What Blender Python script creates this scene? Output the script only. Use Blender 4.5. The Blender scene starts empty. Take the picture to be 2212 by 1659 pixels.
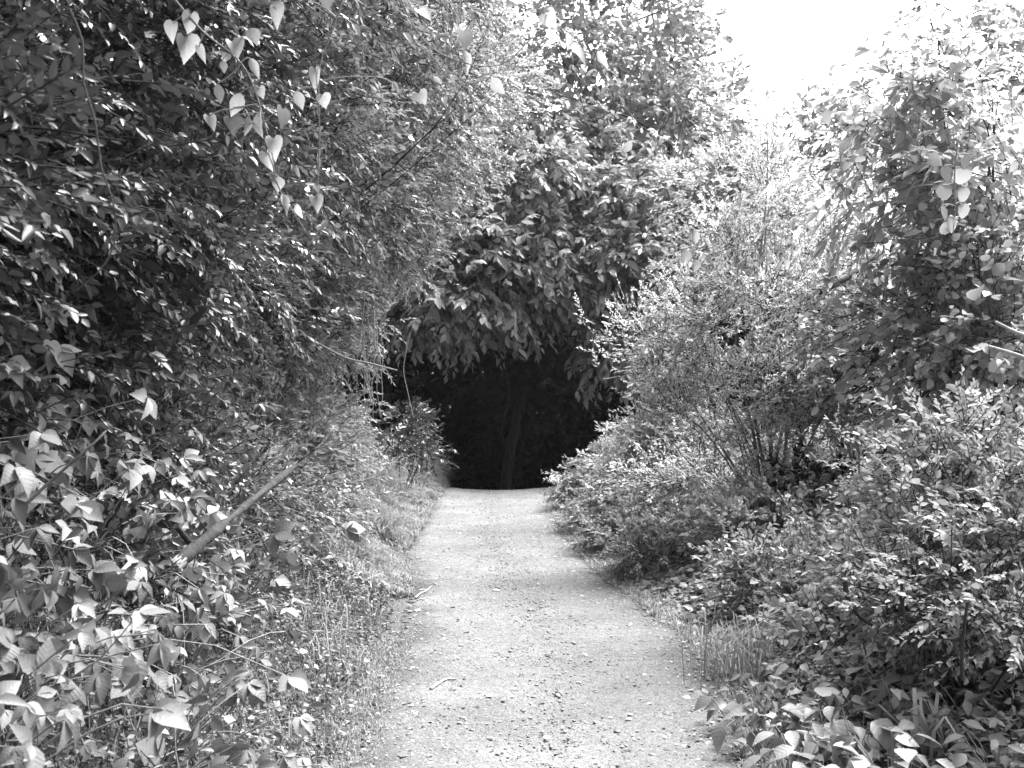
import bpy, math
import numpy as np
from mathutils import Vector

R = math.radians
C = bpy.context.scene.collection
sc = bpy.context.scene

# ------------------------------------------------------------------ camera, sky, sun
CAMZ = 1.6
cam = bpy.data.objects.new('camera', bpy.data.cameras.new('camera'))
C.objects.link(cam)
cam.location = (0, 0, CAMZ)
cam.rotation_euler = (R(90), 0, 0)
cam.data.lens = 40
cam.data.sensor_width = 36
cam.data.clip_end = 2000
cam.data.dof.use_dof = True
cam.data.dof.focus_distance = 7.0
cam.data.dof.aperture_fstop = 7.0
sc.camera = cam

SUN_AZ, SUN_EL = R(46), R(60)          # clockwise from the view direction
w = bpy.data.worlds.new("World")
sc.world = w
w.use_nodes = True
nt = w.node_tree
sky = nt.nodes.new('ShaderNodeTexSky')
sky.sky_type = 'NISHITA'
sky.sun_disc = False
sky.sun_elevation = SUN_EL
sky.sun_rotation = SUN_AZ
sky.dust_density = 4.0
bw = nt.nodes.new('ShaderNodeRGBToBW')      # monochrome photograph
bg = nt.nodes['Background']
nt.links.new(sky.outputs[0], bw.inputs[0])
nt.links.new(bw.outputs[0], bg.inputs[0])
bg.inputs[1].default_value = 0.12

sl = bpy.data.lights.new('sun', 'SUN')
sl.energy = 2.9
sl.angle = R(28)
so = bpy.data.objects.new('sun', sl)
C.objects.link(so)
sv = Vector((math.sin(SUN_AZ)*math.cos(SUN_EL), math.cos(SUN_AZ)*math.cos(SUN_EL), math.sin(SUN_EL)))
so.rotation_euler = sv.to_track_quat('Z', 'Y').to_euler()
so.location = (10, 14, 20)

sc.view_settings.view_transform = 'Standard'
sc.view_settings.look = 'None'
sc.view_settings.exposure = 3.15
sc.view_settings.gamma = 1

rng = np.random.default_rng(7)
FP = 2458.0


def W(px, py, Y):
    """world point seen at photograph pixel (2212 wide) at distance Y"""
    return np.array([(px-1106)/FP*Y, Y, CAMZ-(py-829.5)/FP*Y])


# ------------------------------------------------------------------ helpers
def nrm(a):
    return a/np.maximum(np.linalg.norm(a, axis=-1, keepdims=True), 1e-9)


def tag(o, label=None, cat=None, group=None, kind=None):
    if label: o['label'] = label
    if cat: o['category'] = cat
    if group: o['group'] = group
    if kind: o['kind'] = kind
    return o


def empty(name, loc, label=None, cat=None, group=None):
    o = bpy.data.objects.new(name, None)
    o.empty_display_size = 0.1
    o.location = [float(v) for v in loc]
    C.objects.link(o)
    return tag(o, label, cat, group)


class MB:
    """collects vertices and faces as arrays"""
    def __init__(s):
        s.v = []; s.f3 = []; s.f4 = []; s.t3 = []; s.t4 = []; s.u3 = []; s.u4 = []; s.n = 0

    def add(s, v, f, tone=None, uv=None):
        v = np.asarray(v, dtype=np.float32).reshape(-1, 3)
        f = np.asarray(f, dtype=np.int64)
        k = f.shape[1]
        t = np.full(len(f), 0.5, np.float32) if tone is None else np.asarray(tone, np.float32)
        u = np.zeros((len(f), k, 2), np.float32) if uv is None else uv
        (s.f3 if k == 3 else s.f4).append(f+s.n)
        (s.t3 if k == 3 else s.t4).append(t)
        (s.u3 if k == 3 else s.u4).append(u)
        s.v.append(v)
        s.n += len(v)

    def build(s, name, mat, parent=None, smooth=False, origin=None):
        V = np.concatenate(s.v)
        o0 = np.zeros(3) if origin is None else np.array(origin, float)
        if parent is not None and origin is None:
            o0 = np.array(parent.location)
            if parent.parent: o0 = o0+np.array(parent.parent.location)
        V = V-o0
        f3 = np.concatenate(s.f3) if s.f3 else np.zeros((0, 3), np.int64)
        f4 = np.concatenate(s.f4) if s.f4 else np.zeros((0, 4), np.int64)
        me = bpy.data.meshes.new(name)
        me.vertices.add(len(V))
        me.vertices.foreach_set('co', V.astype(np.float32).ravel())
        nl = f3.size+f4.size
        me.loops.add(nl)
        me.loops.foreach_set('vertex_index', np.concatenate([f3.ravel(), f4.ravel()]).astype(np.int32))
        npol = len(f3)+len(f4)
        me.polygons.add(npol)
        st = np.concatenate([np.arange(len(f3))*3, f3.size+np.arange(len(f4))*4]).astype(np.int32)
        me.polygons.foreach_set('loop_start', st)
        if smooth:
            me.polygons.foreach_set('use_smooth', np.ones(npol, bool))
        t = np.concatenate(s.t3+s.t4) if (s.t3 or s.t4) else np.zeros(0)
        a = me.attributes.new('tone', 'FLOAT', 'FACE')
        a.data.foreach_set('value', t.astype(np.float32))
        ul = [x.reshape(-1, 2) for x in s.u3]+[x.reshape(-1, 2) for x in s.u4]
        uvl = me.uv_layers.new(name='UVMap')
        uvl.data.foreach_set('uv', np.concatenate(ul).astype(np.float32).ravel())
        me.update(calc_edges=True)
        me.materials.append(mat)
        o = bpy.data.objects.new(name, me)
        C.objects.link(o)
        if parent is not None:
            o.parent = parent
        elif origin is not None:
            o.location = [float(q) for q in o0]
        return o


# leaf outlines: unit length along +y, normal +z, folded at the midrib
def outline(ys, ws, fold=0.25, droop=0.12, wav=0.0):
    v = [(0, 0, 0)]
    for y, w_ in zip(ys, ws):
        d = -droop*y*y
        v += [(-w_, y, d+fold*w_), (0, y, d), (w_, y, d+fold*w_)]
    v.append((0, 1, -droop))
    f3 = [(0, 2, 1), (0, 3, 2)]
    f4 = []
    n = len(ys)
    for i in range(n-1):
        a = 1+3*i
        f4 += [(a, a+1, a+4, a+3), (a+1, a+2, a+5, a+4)]
    a = 1+3*(n-1)
    t = len(v)-1
    f3 += [(a, a+1, t), (a+1, a+2, t)]
    return np.array(v, float), np.array(f3), np.array(f4).reshape(-1, 4)


TM = {
    'lo': (np.array([(0, 0, 0), (-.22, .45, .07), (0, 1, -.1), (.22, .45, .07)], float), np.array([(0, 2, 1), (0, 3, 2)]), np.zeros((0, 4), int)),
    'rlo': (np.array([(0, 0, 0), (-.36, .35, .07), (-.22, .75, 0), (0, 1, -.12), (.22, .75, 0), (.36, .35, .07)], float),
            np.array([(0, 5, 1), (1, 5, 2), (5, 4, 2), (2, 4, 3)]), np.zeros((0, 4), int)),
    'mid': outline([.35, .72], [.24, .17], .35, .14),
    'beech': outline([.22, .5, .8], [.16, .22, .12], .3, .22),
    'big': outline([.1, .3, .52, .76, .9], [.13, .27, .29, .16, .07], .32, .3),
    'long': outline([.2, .5, .8], [.09, .12, .07], .3, .5),
    'round': outline([.1, .35, .68, .9], [.24, .39, .33, .16], .32, .2),
}
_h = [(0, .03), (-.2, -.14), (-.42, -.06), (-.52, .16), (-.47, .38), (-.33, .6), (-.16, .8), (0, 1.0), (.16, .8), (.33, .6), (.47, .38), (.52, .16), (.42, -.06), (.2, -.14)]
_hv = [(x*.86, y, .35*abs(x)-.3*y*y) for x, y in _h]+[(0, .2, 0), (0, .45, -.04), (0, .7, -.1)]
_hf = [(0, 14, 1), (1, 14, 2), (2, 14, 3), (3, 14, 4), (4, 14, 15), (4, 15, 5), (5, 15, 16), (5, 16, 6), (6, 16, 7),
       (0, 13, 14), (13, 12, 14), (12, 11, 14), (11, 10, 14), (10, 15, 14), (10, 9, 15), (9, 16, 15), (9, 8, 16), (8, 7, 16)]
TM['heart'] = (np.array(_hv, float), np.array(_hf), np.zeros((0, 4), int))


def put_leaves(mb, P, D, U, S, tm, r, tone=None, wvar=.2):
    T, f3, f4 = TM[tm]
    n = len(P)
    if n == 0: return
    Y = nrm(D)
    X = nrm(np.cross(Y, U))
    Z = np.cross(X, Y)
    wx = 1+wvar*r.standard_normal(n)
    wz = 1+.5*r.standard_normal(n)
    S = np.broadcast_to(S, (n,))
    twist = .18*r.standard_normal(n)
    tx = T[None, :, 0]*wx[:, None]
    tz = T[None, :, 2]*wz[:, None]+twist[:, None]*T[None, :, 0]
    ty = np.broadcast_to(T[None, :, 1], tx.shape)
    V = P[:, None, :]+S[:, None, None]*(tx[..., None]*X[:, None, :]+ty[..., None]*Y[:, None, :]+tz[..., None]*Z[:, None, :])
    m = len(T)
    off = (np.arange(n)*m)[:, None, None]
    if tone is None:
        tone = r.random(n)
    first = True
    for f in (f3, f4):
        if len(f) == 0: continue
        F = (f[None]+off).reshape(-1, f.shape[1])
        uv = np.broadcast_to(T[f][None, :, :, :2], (n, len(f), f.shape[1], 2)).reshape(-1, f.shape[1], 2)
        if first:
            mb.add(V, F, np.repeat(tone, len(f)), uv)
            first = False
        else:
            mb.n -= 0
            base = mb.n-V.shape[0]*V.shape[1]
            mb.f4.append(F+base); mb.t4.append(np.repeat(tone, len(f)).astype(np.float32)); mb.u4.append(uv)


def put_twigs(mb, A, B, ra, rb):
    n = len(A)
    if n == 0: return
    d = nrm(B-A)
    h = np.where(np.abs(d[:, 2:3]) > .9, np.array([[1., 0, 0]]), np.array([[0, 0, 1.]]))
    x = nrm(np.cross(d, h)); y = np.cross(d, x)
    V = np.zeros((n, 6, 3))
    for k in range(3):
        a = 2*math.pi*k/3
        o = math.cos(a)*x+math.sin(a)*y
        V[:, k] = A+o*np.reshape(ra, (-1, 1)) if np.ndim(ra) else A+o*ra
        V[:, 3+k] = B+o*rb
    f = np.array([(0, 1, 4, 3), (1, 2, 5, 4), (2, 0, 3, 5)])
    mb.add(V, (f[None]+(np.arange(n)*6)[:, None, None]).reshape(-1, 4))


def put_tube(mb, pts, rad, sides=7, jit=0, r=None):
    pts = np.array(pts, float); k = len(pts)
    rad = np.broadcast_to(np.array(rad, float), (k,)) if np.ndim(rad) else np.full(k, rad)
    t = np.gradient(pts, axis=0); t = nrm(t)
    x = nrm(np.cross(t[0], [.3, .2, 1] if abs(t[0][2]) < .8 else [1, .1, 0]))
    V = []
    for i in range(k):
        x = nrm(x-t[i]*np.dot(x, t[i])); y = np.cross(t[i], x)
        for j in range(sides):
            a = 2*math.pi*j/sides
            V.append(pts[i]+rad[i]*(1+(jit*r.standard_normal() if jit else 0))*(math.cos(a)*x+math.sin(a)*y))
    f = []
    for i in range(k-1):
        for j in range(sides):
            a = i*sides+j; b = i*sides+(j+1) % sides
            f.append((a, b, b+sides, a+sides))
    mb.add(V, f)
    V2 = [pts[0]]+V[:sides]+[pts[-1]]+V[-sides:]
    g = [(0, 1+(j+1) % sides, 1+j) for j in range(sides)]+[(sides+1, sides+2+j, sides+2+(j+1) % sides) for j in range(sides)]
    mb.add(V2, g)


def curve(a, b, n, wob, r, sag=0.0):
    a = np.array(a, float); b = np.array(b, float)
    t = np.linspace(0, 1, n)[:, None]
    p = a+(b-a)*t
    L = np.linalg.norm(b-a)
    for k in range(1, 4):
        p += np.sin(math.pi*k*t)*r.standard_normal(3)*wob*L/k/k
    p[:, 2] += (np.sin(math.pi*t[:, 0]))*sag*L
    return p


def smooth_poly(pts, n=24):
    pts = np.array(pts, float)
    k = len(pts)
    P = np.vstack([2*pts[0]-pts[1], pts, 2*pts[-1]-pts[-2]])
    out = []
    m = max(2, n//(k-1))
    for i in range(k-1):
        for j in range(m):
            t = j/m
            p0, p1, p2, p3 = P[i:i+4]
            out.append(.5*((2*p1)+(-p0+p2)*t+(2*p0-5*p1+4*p2-p3)*t*t+(-p0+3*p1-3*p2+p3)*t**3))
    out.append(pts[-1])
    return np.array(out)


# ------------------------------------------------------------------ materials (neutral: the photograph is monochrome)
def newmat(name):
    m = bpy.data.materials.new(name)
    m.use_nodes = True
    n = m.node_tree
    for x in list(n.nodes): n.nodes.remove(x)
    return m, n


def leafmat(name, base, var=.35, trans=.35, rough=.42, spec=.5, veins=False, tcol=None):
    base = base*.5
    m, n = newmat(name)
    N = n.nodes.new; L = n.links.new
    out = N('ShaderNodeOutputMaterial')
    at = N('ShaderNodeAttribute'); at.attribute_name = 'tone'
    mr = N('ShaderNodeMapRange')
    mr.inputs[3].default_value = base*(1-var); mr.inputs[4].default_value = base*(1+var)
    L(at.outputs['Fac'], mr.inputs[0])
    val = mr.outputs[0]
    p = N('ShaderNodeBsdfPrincipled')
    p.inputs['Roughness'].default_value = rough
    p.inputs['Specular IOR Level'].default_value = spec*.6
    tc = N('ShaderNodeTexCoord')
    if veins:
        sx = N('ShaderNodeSeparateXYZ'); L(tc.outputs['UV'], sx.inputs[0])
        ab = N('ShaderNodeMath'); ab.operation = 'ABSOLUTE'; L(sx.outputs[0], ab.inputs[0])
        a1 = N('ShaderNodeMath'); a1.operation = 'MULTIPLY_ADD'; a1.inputs[1].default_value = -.8
        L(ab.outputs[0], a1.inputs[0]); L(sx.outputs[1], a1.inputs[2])
        a2 = N('ShaderNodeMath'); a2.operation = 'MULTIPLY'; a2.inputs[1].default_value = 42; L(a1.outputs[0], a2.inputs[0])
        a3 = N('ShaderNodeMath'); a3.operation = 'SINE'; L(a2.outputs[0], a3.inputs[0])
        a4 = N('ShaderNodeMath'); a4.operation = 'GREATER_THAN'; a4.inputs[1].default_value = .86; L(a3.outputs[0], a4.inputs[0])
        m1 = N('ShaderNodeMath'); m1.operation = 'LESS_THAN'; m1.inputs[1].default_value = .016; L(ab.outputs[0], m1.inputs[0])
        mx = N('ShaderNodeMath'); mx.operation = 'MAXIMUM'; L(a4.outputs[0], mx.inputs[0]); L(m1.outputs[0], mx.inputs[1])
        no = N('ShaderNodeTexNoise'); no.inputs['Scale'].default_value = 3.0; L(tc.outputs['UV'], no.inputs[0])
        k = N('ShaderNodeMath'); k.operation = 'MULTIPLY_ADD'; k.inputs[1].default_value = .13; L(mx.outputs[0], k.inputs[0])
        k2 = N('ShaderNodeMath'); k2.operation = 'MULTIPLY_ADD'; k2.inputs[1].default_value = .5; k2.inputs[2].default_value = .72
        L(no.outputs[0], k2.inputs[0]); L(k2.outputs[0], k.inputs[2])
        mu = N('ShaderNodeMath'); mu.operation = 'MULTIPLY'; L(val, mu.inputs[0]); L(k.outputs[0], mu.inputs[1])
        val = mu.outputs[0]
        bp = N('ShaderNodeBump'); bp.inputs['Strength'].default_value = .12; bp.inputs['Distance'].default_value = .002
        bp.invert = True
        L(a3.outputs[0], bp.inputs['Height']); L(bp.outputs[0], p.inputs['Normal'])
    cc = N('ShaderNodeCombineColor')
    for i in range(3): L(val, cc.inputs[i])
    L(cc.outputs[0], p.inputs['Base Color'])
    tr = N('ShaderNodeBsdfTranslucent')
    g = N('ShaderNodeMath'); g.operation = 'MULTIPLY'; g.inputs[1].default_value = 1.5; L(val, g.inputs[0])
    c2 = N('ShaderNodeCombineColor')
    for i in range(3): L(g.outputs[0], c2.inputs[i])
    L(c2.outputs[0], tr.inputs[0])
    mi = N('ShaderNodeMixShader'); mi.inputs[0].default_value = trans
    L(p.outputs[0], mi.inputs[1]); L(tr.outputs[0], mi.inputs[2]); L(mi.outputs[0], out.inputs[0])
    return m


def noisemat(name, lo, hi, scale, detail=6, rough=.9, bump=.4, dist=.02, spec=.2, scale2=None, stretch=None):
    lo, hi = lo*.5, hi*.5
    m, n = newmat(name)
    N = n.nodes.new; L = n.links.new
    out = N('ShaderNodeOutputMaterial'); p = N('ShaderNodeBsdfPrincipled')
    p.inputs['Roughness'].default_value = rough
    p.inputs['Specular IOR Level'].default_value = spec*.5
    tc = N('ShaderNodeTexCoord')
    src = tc.outputs['Object']
    if stretch:
        mp = N('ShaderNodeMapping'); mp.inputs['Scale'].default_value = stretch
        L(src, mp.inputs[0]); src = mp.outputs[0]
    a = N('ShaderNodeTexNoise'); a.inputs['Scale'].default_value = scale; a.inputs['Detail'].default_value = detail
    a.inputs['Roughness'].default_value = .65
    L(src, a.inputs[0])
    fac = a.outputs[0]
    if scale2:
        b = N('ShaderNodeTexNoise'); b.inputs['Scale'].default_value = scale2; b.inputs['Detail'].default_value = 4
        L(src, b.inputs[0])
        mm = N('ShaderNodeMath'); mm.operation = 'MULTIPLY_ADD'; mm.inputs[1].default_value = .5
        m2 = N('ShaderNodeMath'); m2.operation = 'MULTIPLY'; m2.inputs[1].default_value = .5
        L(a.outputs[0], mm.inputs[0]); L(b.outputs[0], m2.inputs[0]); L(m2.outputs[0], mm.inputs[2])
        fac = mm.outputs[0]
    mr = N('ShaderNodeMapRange'); mr.inputs[1].default_value = .32; mr.inputs[2].default_value = .68
    mr.inputs[3].default_value = lo; mr.inputs[4].default_value = hi
    L(fac, mr.inputs[0])
    at = N('ShaderNodeAttribute'); at.attribute_name = 'tone'
    k = N('ShaderNodeMath'); k.operation = 'MULTIPLY_ADD'; k.inputs[1].default_value = .7; k.inputs[2].default_value = .65
    L(at.outputs['Fac'], k.inputs[0])
    mu = N('ShaderNodeMath'); mu.operation = 'MULTIPLY'; L(mr.outputs[0], mu.inputs[0]); L(k.outputs[0], mu.inputs[1])
    cc = N('ShaderNodeCombineColor')
    for i in range(3): L(mu.outputs[0], cc.inputs[i])
    L(cc.outputs[0], p.inputs['Base Color'])
    bp = N('ShaderNodeBump'); bp.inputs['Strength'].default_value = bump; bp.inputs['Distance'].default_value = dist
    L(fac, bp.inputs['Height']); L(bp.outputs[0], p.inputs['Normal'])
    L(p.outputs[0], out.inputs[0])
    return m


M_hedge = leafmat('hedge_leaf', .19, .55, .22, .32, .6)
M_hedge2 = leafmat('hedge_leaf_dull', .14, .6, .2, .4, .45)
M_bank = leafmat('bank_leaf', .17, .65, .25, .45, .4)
M_hedge3 = leafmat('hedge_leaf_lit', .29, .5, .32, .38, .5)  # lighter copy of the hedge leaf, brighter light put into its colour
M_hedge4 = leafmat('hedge_leaf_bright_lit', .38, .45, .36, .42, .5)  # lightest hedge leaf copy, strong light put into its colour
M_hedge_shaded = leafmat('hedge_leaf_shaded', .085, .6, .2, .38, .4)  # darker copy of the hedge leaf, shade put into its colour
M_tree = leafmat('tree_leaf', .2, .4, .3, .45, .4)
M_dark = leafmat('shade_leaf', .03, .4, .06, .7, .04)  # leaf colour nearly black, deep shade painted in
M_pale = leafmat('pale_leaf', .5, .35, .42, .5, .4)  # pale leaf, raised further in place of light that falls short
M_pale2 = leafmat('translucent_leaf', .5, .3, .55, .5, .3)  # leaf brightened to paint in the veiling glow at the upper right
M_right = leafmat('thicket_leaf', .32, .45, .34, .5, .4)
M_creeper = leafmat('creeper_leaf', .23, .55, .22, .5, .3, veins=True)
M_vine = leafmat('vine_leaf', .36, .3, .5, .5, .4, veins=True)
M_ground = leafmat('groundcover_leaf', .29, .45, .32, .5, .4)
M_grass = leafmat('grass_blade', .3, .4, .4, .5, .3)
M_litter = leafmat('dry_leaf', .3, .6, .15, .8, .2)
M_bark = noisemat('bark', .03, .08, 30, bump=.6, dist=.01, stretch=(1, 1, .25))
M_bark2 = noisemat('pale_bark', .22, .38, 25, bump=.5, dist=.006, stretch=(1, 1, .3))
M_stem = noisemat('grey_stem', .06, .13, 30, bump=.5, dist=.004)
M_twig = noisemat('dry_twig', .3, .5, 40, bump=.4, dist=.003)
M_soil = noisemat('soil', .05, .17, 6, 10, bump=.8, dist=.05, scale2=60)
M_path = noisemat('dirt_gravel', .10, .25, 1.6, 12, bump=1.0, dist=.02, scale2=90)
M_stone = noisemat('stone', .14, .40, 30, bump=.4, dist=.003)
M_log = noisemat('log_wood', .02, .08, 18, 10, bump=1.0, dist=.02, stretch=(1, 1, .2))


# ------------------------------------------------------------------ plants
def clumps(blobs, dens, r, face=None):
    """clump centres on and inside ellipsoids -> list of (centre, radius, outward, blob index)"""
    out = []
    for bi, b in enumerate(blobs):
        c, rad = np.array(b[0]), np.array(b[1])
        n = int(b[2]*dens) if len(b) > 2 else int(dens*10)
        d = nrm(r.standard_normal((n, 3)))
        if face is not None:
            d = nrm(d+np.array(face)*.55)
        s = r.uniform(.45, 1, (n, 1))**.6
        out.append((c+d*rad*s, d, np.full(n, bi), s[:, 0]))
    return [np.concatenate(x) for x in zip(*out)]


def plant(name, label, cat, base, blobs, leafm, tm='lo', size=.05, nclump=60, csize=.22, spc=16, lps=12,
          twig=.2, droop=.1, seed=1, group=None, bark=None, nbr=5, br=.02, face=None, barew=.0, trunk=None,
          fill=.3, updir=.6, foliage='foliage', svar=.25, hi=None, bare_n=0):
    """a plant built of leafy sprigs gathered in clumps on its blobs; parts: foliage, twigs, branch..., trunk"""
    r = np.random.default_rng(seed)
    base = np.array(base, float)
    root = empty(name, base, label, cat, group)
    bark = bark or M_bark
    CC, CD, CB, CS = clumps(blobs, nclump/10., r, face)
    mb = MB(); tw = MB()
    # sprigs per clump
    n = len(CC)
    idx = np.repeat(np.arange(n), r.poisson(spc, n)+2)
    N = len(idx)
    P = CC[idx]+r.standard_normal((N, 3))*csize*np.array([1, 1, .75])*r.uniform(.6, 1.2, (n, 1))[idx]*.6
    D = nrm(CD[idx]*.8+nrm(P-CC[idx])*.6+r.standard_normal((N, 3))*.45+np.array([0, 0, .25-droop*2.5]))
    U = nrm(np.array([0, 0, 1.])*updir+CD[idx]*.5+r.standard_normal((N, 3))*.35)
    Lg = twig*r.uniform(.6, 1.3, N)
    ctone = r.random(n)
    # leaves along sprigs
    k = lps
    t = (np.arange(k)+.6)/k
    t = np.clip(t[None]+r.uniform(-.3, .3, (N, k))/k, .05, 1)
    side = np.where(np.arange(k) % 2 == 0, 1., -1.)[None]*np.ones((N, 1))
    S = np.cross(D, U); S = nrm(S); Un = np.cross(S, D)
    grav = np.zeros((N, k, 3)); grav[..., 2] = -droop*(t**2)*1.2
    LP = P[:, None]+D[:, None]*(Lg[:, None]*t)[..., None]+grav*Lg[:, None, None]
    ang = r.uniform(.5, 1.1, (N, k))*(1-.35*t)
    LD = D[:, None]*np.cos(ang)[..., None]+S[:, None]*(side*np.sin(ang))[..., None]+r.standard_normal((N, k, 3))*.22
    LD[..., 2] -= droop*1.5
    LU = Un[:, None]+r.standard_normal((N, k, 3))*.38
    tone = np.clip(.5+.22*r.standard_normal((N, k))+(.3*(ctone[idx]-.5))[:, None], 0, 1)
    sz = size*np.exp(svar*r.standard_normal((N, k)))*(1-.25*np.abs(t-.5))
    keep = r.random((N, k)) > .08
    put_leaves(mb, LP[keep], LD[keep], LU[keep], sz[keep], tm, r, tone[keep])
    # broad inner leaves closing the plant's heart, toned dark to paint inner shade
    if fill > 0:
        for b in blobs:
            m = int(fill*400*(b[1][0]*b[1][2]+b[1][1]*b[1][2])/(size*2.2)**2*.012)
            d = nrm(r.standard_normal((m, 3)))*r.random((m, 1))**(1/3.)*.72
            p = np.array(b[0])+d*np.array(b[1])
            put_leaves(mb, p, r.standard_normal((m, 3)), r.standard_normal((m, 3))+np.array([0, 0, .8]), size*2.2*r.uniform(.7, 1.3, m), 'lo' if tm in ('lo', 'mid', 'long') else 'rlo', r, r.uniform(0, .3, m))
    put_twigs(tw, P-D*.25*Lg[:, None], P+D*Lg[:, None]*.95, .0035 if size < .1 else .005, .001)
    # from clumps toward the plant
    j = r.random(n) < .6
    inner = np.array([np.array(b[0]) for b in blobs])[CB]
    put_twigs(tw, (inner+(CC-inner)*.35)[j], CC[j]+CD[j]*csize*.5, br*.45, .002)
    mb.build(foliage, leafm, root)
    tw.build('twigs', bark, root)
    # boughs
    order = r.permutation(n)[:nbr]
    top = base
    if trunk:
        top = np.array(trunk[0], float)
        tb = MB(); put_tube(tb, curve(base, top, 10, .04, r), np.linspace(trunk[1], trunk[1]*.6, 10), 9)
        tb.build('trunk', bark, root, True)
    for q in order:
        bb = MB()
        end = CC[q]+CD[q]*csize*(.3+barew)
        c = curve(top, end, 9, .07, r, .06)
        put_tube(bb, c, np.linspace(br, br*.22, 9), 6)
        for z in range(3):
            i = r.integers(3, 8)
            e = c[i]+nrm(CD[q]+r.standard_normal(3)*.8)*r.uniform(.2, .5)*csize*2.2
            put_tube(bb, curve(c[i], e, 5, .08, r), np.linspace(br*.4, br*.1, 5), 5)
        bb.build('branch', bark, root, True)
    return root


def B(px, py, Y, rx, ry, rz, n=10):
    return (W(px, py, Y), (rx, ry, rz), n)


# ------------------------------------------------------------------ terrain
_gr = np.random.default_rng(3)
_ph = _gr.uniform(0, 6.28, (14, 2)); _fr = _gr.uniform(.3, 3.5, 14); _an = _gr.uniform(0, 6.28, 14)


def fnoise(x, y, s=1.0):
    v = 0
    for i in range(14):
        f = _fr[i]*s
        v = v+np.sin(f*(x*math.cos(_an[i])+y*math.sin(_an[i]))+_ph[i, 0])/(1+_fr[i])
    return v/4


YL = [0, 2, 4.7, 6.2, 6.9, 8.6, 10.7, 14, 17, 22]
XL = [-.66, -.66, -.68, -.7, -.7, -.78, -1.02, -1.02, -1.02, -1.1]
YR = [0, 2, 4.7, 5.6, 6.5, 7.3, 8.4, 9.8, 12.3, 14, 17, 22]
XR = [1.0, 1.0, 1.02, 1.1, 1.15, 1.1, .93, .74, .56, .5, .47, .5]


def edgeL(y): return np.interp(y, YL, XL)
def edgeR(y): return np.interp(y, YR, XR)


def ground_z(x, y):
    x = np.asarray(x, float); y = np.asarray(y, float)
    z = 0.012*fnoise(x, y, 2.2)
    dl = edgeL(y)-.18-x
    bank = np.clip(dl, 0, None)
    steep = np.interp(y, [0, 5, 8, 14], [1.25, 1.1, .7, .45])
    z = z+np.minimum(steep*bank, 1.9+.12*bank)*(1-np.exp(-bank*6))
    dr = np.clip(x-edgeR(y)-.1, 0, None)
    z = z+np.interp(y, [0, 5, 9, 20], [.12, .16, .24, .24])*np.minimum(dr, 4)*(1-np.exp(-dr*3))
    z = z+.05*fnoise(x, y, .8)*np.clip(bank+dr, 0, 1)
    z = z+.035*np.clip(y-13, 0, 3)/3*np.clip((np.abs(x+.27)-.2)/.5, 0, 1)**2
    crest = np.clip(y-16.6, 0, None)
    z = z-np.minimum(.055*crest**2, 3.0)
    far = np.clip(y-31.5, 0, None)
    z = z+np.minimum(.9*far, 9.5)
    return z


def grid(xs, ys, zf, name, mat, kind='structure', dz=0):
    X, Y = np.meshgrid(xs, ys)
    Z = zf(X, Y)+dz
    V = np.stack([X, Y, Z], -1).reshape(-1, 3)
    nx, ny = len(xs), len(ys)
    i = (np.arange(ny-1)[:, None]*nx+np.arange(nx-1)[None]).ravel()
    F = np.stack([i, i+1, i+nx+1, i+nx], -1)
    mb = MB(); mb.add(V, F)
    o = mb.build(name, mat, None, True)
    return tag(o, kind=kind)


xs = np.concatenate([np.linspace(-300, -8, 25), np.linspace(-7.8, 7.8, 240), np.linspace(8, 300, 25)])
ys = np.concatenate([np.linspace(-200, -3, 20), np.linspace(-2.8, 24, 330), np.linspace(24.3, 45, 50), np.linspace(50, 400, 25)])
grid(xs, ys, ground_z, 'ground', M_soil)

# the path: one sheet with ragged sides
pm = MB()
ny, nx = 1300, 130
yy = np.linspace(-1.5, 19.5, ny)
tt = np.linspace(0, 1, nx)
rl = .07*fnoise(yy*3, yy*0+2)+.03*fnoise(yy*11, yy*0+5)+.02*_gr.standard_normal(ny)
rr = .08*fnoise(yy*3, yy*0+9)+.03*fnoise(yy*12, yy*0+1)+.02*_gr.standard_normal(ny)
X = (edgeL(yy)+rl)[:, None]*(1-tt)+(edgeR(yy)+rr)[:, None]*tt
Y = np.repeat(yy[:, None], nx, 1)
rough_ = .006*fnoise(X*14, Y*14)+.0028*_gr.standard_normal(X.shape)
edge_in = np.minimum(tt, 1-tt)*2
Z = ground_z(X, Y)+.006+(rough_+.012*(1-edge_in**2))*np.clip(edge_in*6, 0, 1)+.002
i = (np.arange(ny-1)[:, None]*nx+np.arange(nx-1)[None]).ravel()
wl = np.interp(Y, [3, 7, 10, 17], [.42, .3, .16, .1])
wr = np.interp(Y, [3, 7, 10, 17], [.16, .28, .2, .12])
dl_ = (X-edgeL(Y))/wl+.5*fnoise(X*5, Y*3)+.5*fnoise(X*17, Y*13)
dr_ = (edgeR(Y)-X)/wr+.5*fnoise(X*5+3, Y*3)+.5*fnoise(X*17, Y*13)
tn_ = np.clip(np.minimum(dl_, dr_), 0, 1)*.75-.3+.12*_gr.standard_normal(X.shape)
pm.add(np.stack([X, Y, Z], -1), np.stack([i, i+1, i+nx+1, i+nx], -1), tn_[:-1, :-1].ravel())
path = pm.build('path', M_path, None, True)
tag(path, kind='structure')


def path_z(x, y):
    return ground_z(x, y)+.012


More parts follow.
